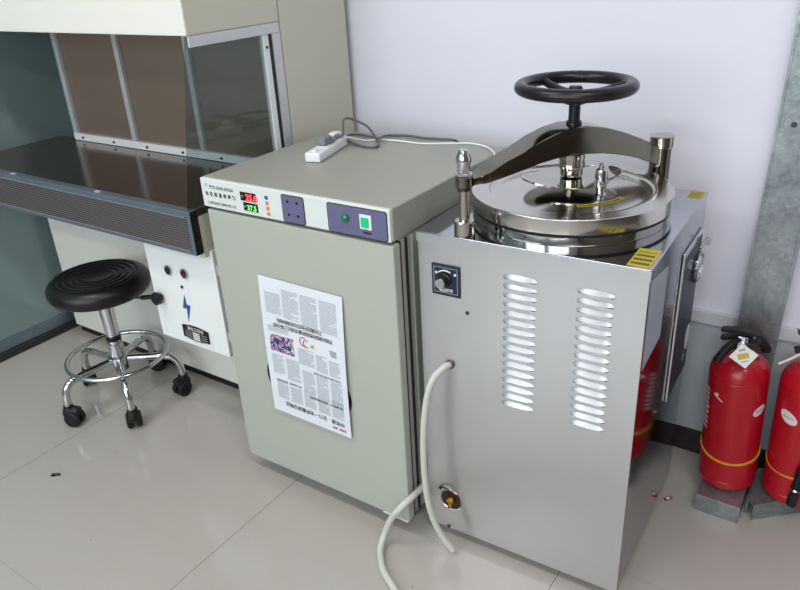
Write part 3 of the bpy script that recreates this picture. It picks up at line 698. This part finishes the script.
# side instrument panel
b = B(); v0, v1, z0, z1 = .272, .450, .372, .738
b.box(AW, AW+.006, v0, v1, z0, z1, 'chrome', .0025, 3); b.box(AW+.0055, AW+.0068, v0+.010, v1-.010, z0+.012, z1-.012, 'navy', .0005)
gp = b.obj('instrument_panel', T, label='dark instrument panel in a chrome frame')
b = B(); b.lathe([(0, 0), (.034, 0), (.036, .003), (.036, .009), (.032, .012), (.029, .010), (.029, .008), (0, .008)], 'chrome', (AW+.0066, .398, .662), 40, axis=(1, 0, 0))
b.lathe([(0, .0082), (.029, .0082), (.029, .0087), (0, .0087)], 'dial', (AW+.0066, .398, .662), 32, axis=(1, 0, 0)); b.box(AW+.0155, AW+.016, .395, .420, .661, .663, 'ink')
b.obj('pressure_gauge', gp)
b = B(); b.lathe([(0, 0), (.022, 0), (.022, .0006), (0, .0006)], 'dial', (0, 0, 0), 28, axis=(1, 0, 0)); bmesh.ops.scale(b.bm, vec=(1, 1, 1.5), verts=b.bm.verts)
shift(b, (AW+.007, .415, .475)); b.obj('oval_sticker', gp, label='white oval sticker')
b = B(); b.box(AW+.007, AW+.0077, .386, .402, .426, .431, 'greenink'); b.box(AW+.007, AW+.0077, .3915, .3965, .418, .439, 'greenink'); b.obj('cross_sticker', gp, label='small green cross mark')
b = B(); b.tube([(AW+.008, .425, .695), (AW+.016, .445, .712), (AW+.018, .462, .708), (AW+.016, .468, .69)], .0035, 'plastic_clear', seg=8); b.obj('sight_tube', gp)
for v, z in ((.2, .64), (.185, .4)):
    b = B(); b.cyl((AW, v, z), (AW+.003, v, z), .0045, 'steel_dark', bev=.0006); b.obj('screw', body)
b = B(); b.prism([(AW+.0002, .012, .785), (AW+.0002, .139, .765), (AW+.0002, .139, .612), (AW+.0002, .012, .60)], (.0006, 0, 0), 'sheet')  # thin pale sheet, with rows of grey bars added below
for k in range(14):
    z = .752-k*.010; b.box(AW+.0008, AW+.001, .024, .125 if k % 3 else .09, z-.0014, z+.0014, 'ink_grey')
b.obj('pale_side_sheet', body, label='pale sheet with grey lines on the side')
# stickers on the top plate
def sticker(u0, u1, v0, v1, skew=0.):
    b = B(); b.prism([(u0, v0, ZP+.0002), (u1, v0, ZP+.0002), (u1+skew, v1, ZP+.0002), (u0+skew, v1, ZP+.0002)], (0, 0, .0005), 'ysticker')
    n = 4
    for k in range(n):
        f = .12+.22*k; va = v0+(v1-v0)*f; vb = va+(v1-v0)*(.10 if k < n-1 else .04)
        for q in range(7):
            ua = u0+(u1-u0)*(.1+.115*q)+skew*f; b.box(ua, ua+(u1-u0)*.085, va, vb, ZP+.0007, ZP+.0009, 'ink')
    return b
sticker(.430, AW-.004, .004, .092, -.0).obj('warning_sticker', T, label='larger yellow warning sticker at the front corner')
sticker(.440, AW-.004, .42, .474).obj('warning_sticker', T, label='small yellow warning sticker at the back corner')
# chamber flange, gasket, lid
b = B(); R = .209
b.lathe([(0, ZP+.0003), (R-.004, ZP+.0003), (R-.003, ZP+.002), (R-.003, .8285), (R-.004, .829), (0, .829)], 'steel_m', (CU, CV, 0), 96); b.obj('chamber_flange', T)
b = B(); b.lathe([(R-.03, .829), (R-.004, .829), (R-.003, .8325), (R-.004, .8355), (R-.03, .8355)], 'rubber', (CU, CV, 0), 96); b.obj('gasket', T, label='black rubber gasket')
b = B()
pr = [(R-.03, .8352), (R-.001, .8352), (R, .8362), (R, .8638), (R-.0015, .8655), (R-.004, .8657), (R-.030, .8657), (R-.034, .8672), (R-.038, .8657), (R-.0385, .8625), (R-.044, .857), (R-.056, .8575), (.12, .863), (.09, .8665), (.05, .869), (0, .870)]
b.lathe(pr, 'steel_lid', (CU, CV, 0), 96); lid = b.obj('lid', T, angle=50)
b = B()    # yellow curved warning strip on the lid
t = bmesh.new(); a0, a1 = math.radians(-64), math.radians(-12); n = 18; rows = []
def lz(r): return .863+(.12-r)*.115 if r < .12 else .863-(r-.12)*.15
for rr in (.1145, .1255): rows.append([t.verts.new((CU+rr*math.cos(a0+(a1-a0)*i/n), CV+rr*math.sin(a0+(a1-a0)*i/n), lz(rr)+.0008)) for i in range(n+1)])
for i in range(n): t.faces.new((rows[0][i], rows[1][i], rows[1][i+1], rows[0][i+1]))
bmesh.ops.recalc_face_normals(t, faces=t.faces[:]); b.merge(t, 'ysticker')
for i in range(13):
    a = a0+(a1-a0)*(i+.7)/14; p = Vector((CU+.12*math.cos(a), CV+.12*math.sin(a), .8639))
    b.box(-.0026, .0026, -.0034, .0034, 0, .0004, 'ink', mtx=Matrix.Translation(p) @ Matrix.Rotation(a+PI/2, 4, 'Z'))
b.obj('warning_strip', lid, label='curved yellow strip with black lettering')
# pressure plate with upturned ears under the screw
b = B()
t = bmesh.new(); nr, na = 5, 64; g = []
for j in range(nr+1):
    row = []
    for i in range(na):
        a = 2*PI*i/na; d = a-math.radians(42)
        ear = max(0, math.cos(d)**2-.55)/.45           # two ears across
        rr = (.080+.026*ear)*j/nr; 
        row.append(t.verts.new((CU+rr*math.cos(a), CV+rr*math.sin(a), .887+(.008 if j == nr else .0)*ear+.003*(1-j/nr)**2)))
    g.append(row)
for j in range(nr):
    for i in range(na): 
        if j == 0: 
            pass
        t.faces.new((g[j][i], g[j+1][i], g[j+1][(i+1) % na], g[j][(i+1) % na])) if j > 0 else None
bmesh.ops.remove_doubles(t, verts=t.verts, dist=1e-6)
t.faces.new(g[1][::-1])
for v in [v for v in t.verts if not v.link_faces]: t.verts.remove(v)
bmesh.ops.recalc_face_normals(t, faces=t.faces[:]); fs = t.faces[:]
bmesh.ops.solidify(t, geom=fs, thickness=.003)
b.merge(t, 'steel_m'); b.cyl((CU, CV, .868), (CU, CV, .889), .016, 'steel_m'); b.obj('pressure_plate', T)
# clamp arm between the front-left post and the rear-right pillar
PA = Vector((.100, .020, 0)); PB = Vector((.370, .445, 0)); L = (PB-PA).length; e = (PB-PA)/L; nn = Vector((-e.y, e.x, 0))
up_ = [(.012, .930), (.030, .931), (.048, .938), (.080, .953), (.12, .966), (.16, .982), (.20, .993), (.24, .998), (.27, .997), (.32, .986), (.37, .969), (.42, .948), (.46, .929), (.49, .915), (.5035, .909)]
lo_ = [(.012, .915), (.030, .915), (.048, .917), (.080, .922), (.12, .929), (.16, .937), (.20, .941), (.24, .941), (.27, .939), (.32, .932), (.37, .920), (.42, .904), (.46, .887), (.49, .874), (.5035, .868)]
t = bmesh.new(); secs = []
for (s_, zu), (_, zl) in zip(up_, lo_):
    hw = .021+.011*math.sin(PI*min(1, s_/.5)); 
    if s_ > .44: hw = .020-.006*(s_-.44)/.06
    if s_ < .04: hw = .018
    off = .000
    c = PA+e*s_
    secs.append([t.verts.new(c-nn*hw+Vector((0, 0, zl))), t.verts.new(c-nn*hw+Vector((0, 0, zu))), t.verts.new(c+nn*hw+Vector((0, 0, zu+.001))), t.verts.new(c+nn*hw+Vector((0, 0, zl)))])
for a, c in zip(secs, secs[1:]):
    for i in range(4): t.faces.new((a[i], a[(i+1) % 4], c[(i+1) % 4], c[i]))
t.faces.new(secs[0][::-1]); t.faces.new(secs[-1]); bmesh.ops.recalc_face_normals(t, faces=t.faces[:])
lng = [ed for ed in t.edges if abs((ed.verts[0].co-ed.verts[1].co).normalized().dot(nn)) < .3 and abs((ed.verts[0].co-ed.verts[1].co).normalized().z) < .9]
bmesh.ops.bevel(t, geom=lng, offset=.003, segments=2, profile=.5, affect='EDGES')
b = B(); b.merge(t, 'steel_arm')
b.cyl(PA+Vector((0, 0, .911)), PA+Vector((0, 0, .934)), .0185, 'steel_arm', bev=.002)
arm = b.obj('clamp_arm', T, angle=28)
b = B(); b.cyl(PA+Vector((0, 0, ZP)), PA+Vector((0, 0, .842)), .021, 'steel_m', bev=.002); b.cyl(PA+Vector((0, 0, .842)), PA+Vector((0, 0, .911)), .0105, 'steel_m'); b.cyl(PA+Vector((0, 0, .904)), PA+Vector((0, 0, .9105)), .014, 'steel_dark', bev=.001)
b.obj('swing_bolt_post', T)
b = B()
b.lathe([(0, 0), (.017, 0), (.017, .004), (.013, .005), (.013, .022), (.0155, .027), (.015, .036), (.010, .047), (.0095, .050), (0, .052)], 'chrome', PA+Vector((0, 0, .935)), 10); b.obj('cap_nut', T)
b = B(); b.cyl(PB+Vector((0, 0, ZP)), PB+Vector((0, 0, .912)), .0225, 'steel_arm', bev=.001)
b.cyl(PB+Vector((0, 0, .912)), PB+Vector((0, 0, .938)), .0265, 'steel_m', bev=.0015)
b.obj('hinge_pillar', T)
C = Vector((CU, CV, 0))
b = B(); b.lathe([(0, .8915), (.022, .8915), (.0235, .894), (.0235, .907), (.027, .909), (.027, .921), (.0258, .922), (.0258, .925), (.027, .926), (.027, .938), (.024, .941), (0, .941)], 'steel_m', C, 40); b.cyl(C+Vector((0, 0, .938)), C+Vector((0, 0, .945)), .019, 'steel_arm')
b.obj('screw_collar', T)
b = B(); b.cyl(C+Vector((0, 0, .99)), C+Vector((0, 0, 1.048)), .0115, 'black'); b.cyl(C+Vector((0, 0, .996)), C+Vector((0, 0, 1.004)), .016, 'bakelite', bev=.001); b.obj('wheel_shaft', T)
b = B(); zw = 1.073
b.torus(C+Vector((0, 0, zw)), .1080, .0140, 'bakelite', 72, 18, .92); 
b.lathe([(0, -.034), (.021, -.034), (.023, -.030), (.021, -.020), (.016, -.010), (.012, .0), (0, .002)], 'bakelite', C+Vector((0, 0, zw)), 32)
for k in range(3):
    a = math.radians(150+120*k); d = Vector((math.cos(a), math.sin(a), 0))
    b.tube([C+Vector((0, 0, zw-.018))+d*.008, C+Vector((0, 0, zw-.014))+d*.05, C+Vector((0, 0, zw-.002))+d*.102], .009, 'bakelite', seg=12, radii=[.011, .009, .0085])
b.lathe([(0, .004), (.007, .002), (.007, -.004)], 'chrome', C+Vector((0, 0, zw)), 16)
b.obj('hand_wheel', T)
# safety valve and air vent on the lid
sv = Vector((.3125, .2085, 0)); b = B()
b.lathe([(0, .862), (.013, .862), (.013, .867), (.0085, .869), (.0085, .880), (.012, .882), (.0125, .888), (.0125, .913), (.011, .918), (.006, .921), (.006, .927), (.003, .930), (0, .930)], 'chrome', sv, 20)
for a in (-100, -50, -150, 0): b.cyl(sv+Vector((.0122*math.cos(math.radians(a)), .0122*math.sin(math.radians(a)), .902)), sv+Vector((.0128*math.cos(math.radians(a)), .0128*math.sin(math.radians(a)), .902)), .0022, 'ink', seg=10)
b.tube([sv+Vector((.010, .0, .894)), sv+Vector((.03, .004, .899)), sv+Vector((.043, .006, .902))], .0013, 'chrome', seg=6); b.lathe([(0, -.0035), (.0035, 0), (0, .0035)], 'chrome', sv+Vector((.045, .006, .902)), 10)
b.obj('safety_valve', lid)

# drain hoses (laid out in room coordinates)
def acw(u, v, z): return Vector((AX+u*math.cos(AR)-v*math.sin(AR), AY+u*math.sin(AR)+v*math.cos(AR), z))
b = B(); c = Vector((0, 0, 0))
b.tube([(.0705, -.002, .509), (.066, -.022, .510), (.052, -.045, .49), (.041, -.058, .44), (.034, -.066, .35), (.033, -.068, .25), (.038, -.066, .16), (.050, -.062, .10), (.068, -.056, .055), (.088, -.050, .022), (.092, -.048, .014)], .0075, 'hose', seg=14)
b.lathe([(0, 0), (.0105, 0), (.0105, .004), (.009, .005), (0, .005)], 'steel_dark', (.0705, 0, .509), 20, axis=(0, -1, 0))
b.obj('rubber_hose', T, label='cream rubber hose drooping from the front plate')
b = B(); c = Vector((.5, -.06, 0))
b.tube([Vector(p)-c for p in [(.5592, .22, .13), (.5592, .18, .132), (.5596, .12, .134), (.5605, .058, .132), (.560, .0, .134), (.550, -.03, .124), (.527, -.042, .086), (.509, -.050, .036), (.512, -.075, .012), (.53, -.10, .009), (.56, -.13, .009), (.61, -.16, .009), (.68, -.20, .009), (.80, -.27, .009), (.95, -.33, .009)]], .0085, 'hose', seg=14)
b.obj('rubber_hose', loc=c, label='cream rubber hose looping out between incubator and autoclave onto the floor', category='hose')

# ================================================================== stool
SX, SY = -.627, .048
ST = .028
T = thing('swivel_stool', 'black round padded swivel stool on a chrome five-legged caster base, in front of the bench', 'stool', (SX, SY, 0))
b = B(); pr = [(0, .372), (.10, .370), (.137, .372), (.150, .380), (.157, .394), (.157, .408), (.151, .421), (.140, .430), (.126, .4335)]
r = .124
for k in range(4):
    pr += [(r-.002, .4325), (r-.006, .4300), (r-.010, .4325), (r-.014, .4335)]; r -= .020
pr += [(.045, .4325), (.03, .431), (0, .430)]
b.lathe(pr, 'leather', seg=72); shift(b, (-.004, 0, ST)); b.obj('seat', T, angle=60)
b = B(); b.lathe([(0, .352), (.03, .352), (.06, .362), (.062, .3705), (0, .3705)], 'black', seg=32); shift(b, (0, 0, ST)); sp = b.obj('seat_plate', T)
b = B(); b.tube([(.03, .01, .361), (.08, .045, .355), (.108, .065, .352)], .004, 'black', seg=8); b.tube([(.105, .063, .352), (.135, .083, .353)], .0075, 'black', seg=10, smooth=2); shift(b, (0, 0, ST)); b.obj('height_lever', T)
b = B(); b.cyl((0, 0, .25), (0, 0, .352+ST), .0135, 'chrome'); b.lathe([(0, .215), (.0165, .215), (.0175, .245), (.0215, .25), (.0235, .352+ST), (0, .352+ST)], 'chrome', seg=32) 
b.cyl((0, 0, .232), (0, 0, .244), .0235, 'black', bev=.002)
b.obj('gas_lift', T)
b = B(); b.lathe([(0, .118), (.022, .118), (.025, .122), (.025, .21), (.023, .232), (0, .232)], 'chrome', seg=32); b.lathe([(.025, .145), (.033, .147), (.033, .172), (.025, .174)], 'chrome', seg=32); b.obj('hub', T)
angs = [-101, -31, 41, 113, 184]
for a in angs:
    a = math.radians(a); d = Vector((math.cos(a), math.sin(a), 0)); R0 = .192
    b = B(); b.tube([d*.018+Vector((0, 0, .160)), d*.08+Vector((0, 0, .156)), d*.145+Vector((0, 0, .151)), d*.171+Vector((0, 0, .142)), d*.187+Vector((0, 0, .118)), d*.191+Vector((0, 0, .090)), d*.192+Vector((0, 0, .066))], .0122, 'chrome', seg=16)
    b.obj('leg', T)
    c = B(); P0 = d*R0; s = Vector((-d.y, d.x, 0))
    rz = a+.6+angs.index(round(math.degrees(a)))*.9
    w = Vector((math.cos(rz), math.sin(rz), 0)); off = Vector((-w.y, w.x, 0))*.012
    for q in (-1, 1):
        c.cyl(P0+off+w*(q*.023)+Vector((0, 0, .0275)), P0+off+w*(q*.006)+Vector((0, 0, .0275)), .0270, 'rubber', bev=.005, seg=28)
    c.lathe([(0, .030), (.018, .032), (.023, .045), (.020, .058), (.0155, .068), (.0145, .074), (0, .074)], 'black', P0, 20)
    c.tube([P0+off*1.2+w*.0+Vector((0, 0, .052))+Vector((-w.y, w.x, 0))*.018, P0+off+Vector((0, 0, .054)), P0+Vector((0, 0, .05))-off*.8], .017, 'black', seg=12)
    c.obj('caster', T)
b = B(); b.torus((0, 0, .174), .158, .0075, 'chrome', 96, 14)
b.obj('foot_ring', T)

# ================================================================== bits on the floor
b = B(); b.tube([(-.012, 0, .004), (-.003, .001, .0042), (.012, 0, .004)], .0036, 'black', seg=6); b.box(-.014, .0, -.005, .001, .001, .005, 'black', .001)
o = b.obj('scrap_of_plastic', loc=(-.4755, -.3245, 0), label='tiny black scrap lying on the open floor tiles at lower left', category='debris'); o.rotation_euler.z = .55
b = B(); b.prism([(-.012, -.005, .001), (.010, -.007, .001), (.013, .004, .001), (-.008, .007, .001)], (0, 0, .0015), 'red', .0004); b.box(-.004, .006, -.004, .003, .0025, .003, 'tagw')  # small flat red piece with a white patch on top
o = b.obj('red_white_bit', loc=(1.055, .462, 0), label='tiny red and white bit on the floor right of the autoclave', category='debris'); o.rotation_euler.z = 1.
ZZ = 0
# ================================================================== ceiling lights
def panel(x, y):
    T = thing('ceiling_light', 'flush white ceiling light panel at x %.1f' % x, 'ceiling light', (x, y, H))
    return T
n = 0
for (x, y, lab) in ((-.3, -.9, 'long white ceiling light nearest the bench'), (1.9, -.9, 'long white ceiling light nearest the right wall'), (-.3, -2.7, 'long white ceiling light near the left window'), (1.9, -2.7, 'long white ceiling light near the right window')):
    T = thing('ceiling_light', lab, 'ceiling light', (x, y, H), group='ceiling lights')
    b = B(); b.box(-.62, .62, -.16, .16, -.05, -.001, 'white', .004); b.obj('housing', T)
    b = B(); b.box(-.6, .6, -.14, .14, -.056, -.0505, 'white_panel', .001); b.obj('diffuser', T)
    ld = bpy.data.lights.new('ceiling_lamp', 'AREA'); ld.shape = 'RECTANGLE'; ld.size = 1.18; ld.size_y = .27; ld.energy = 14; ld.color = (1, .955, .925)
    lo = bpy.data.objects.new('ceiling_lamp', ld); COL.objects.link(lo); lo.location = (x, y, H-.06)
for i, (a, c) in enumerate(((-1.15, .55), (.85, 2.55))):
    ld = bpy.data.lights.new('window_daylight', 'AREA'); ld.shape = 'RECTANGLE'; ld.size = c-a-.08; ld.size_y = 1.55; ld.energy = 60; ld.color = (.98, .955, 1)
    lo = bpy.data.objects.new('window_daylight', ld); COL.objects.link(lo); lo.location = ((a+c)/2, YF-.16, 1.68); lo.rotation_euler = (PI/2, 0, 0)
# daylight outside and a sky
w = bpy.data.worlds.new('sky'); S.world = w; w.use_nodes = True
N = w.node_tree.nodes; bg = N['Background']; bg.inputs[0].default_value = (.75, .85, 1, 1); bg.inputs[1].default_value = 1.0

# ================================================================== camera
cam = bpy.data.cameras.new('camera'); co = bpy.data.objects.new('camera', cam); COL.objects.link(co); S.camera = co
cx, cy, cz, yaw, pitch, roll, f = 1.35230, -1.12081, 1.34314, -0.61493, 0.44907, 0.05711, 724.85361
fwd = Vector((math.sin(yaw)*math.cos(pitch), math.cos(yaw)*math.cos(pitch), -math.sin(pitch)))
right = Vector((math.cos(yaw), -math.sin(yaw), 0)); down = fwd.cross(right)
r2 = right*math.cos(roll)+down*math.sin(roll); d2 = -right*math.sin(roll)+down*math.cos(roll)
mw = Matrix((r2, -d2, -fwd)).transposed().to_4x4(); mw.translation = (cx, cy, cz); co.matrix_world = mw
cam.sensor_width = 36; cam.sensor_fit = 'HORIZONTAL'; cam.lens = f*36/800; cam.clip_start = .02
S.view_settings.view_transform = 'Standard'; S.view_settings.look = 'None'; S.view_settings.gamma = 1; S.view_settings.use_curve_mapping = False
S.view_settings.exposure = 0.5
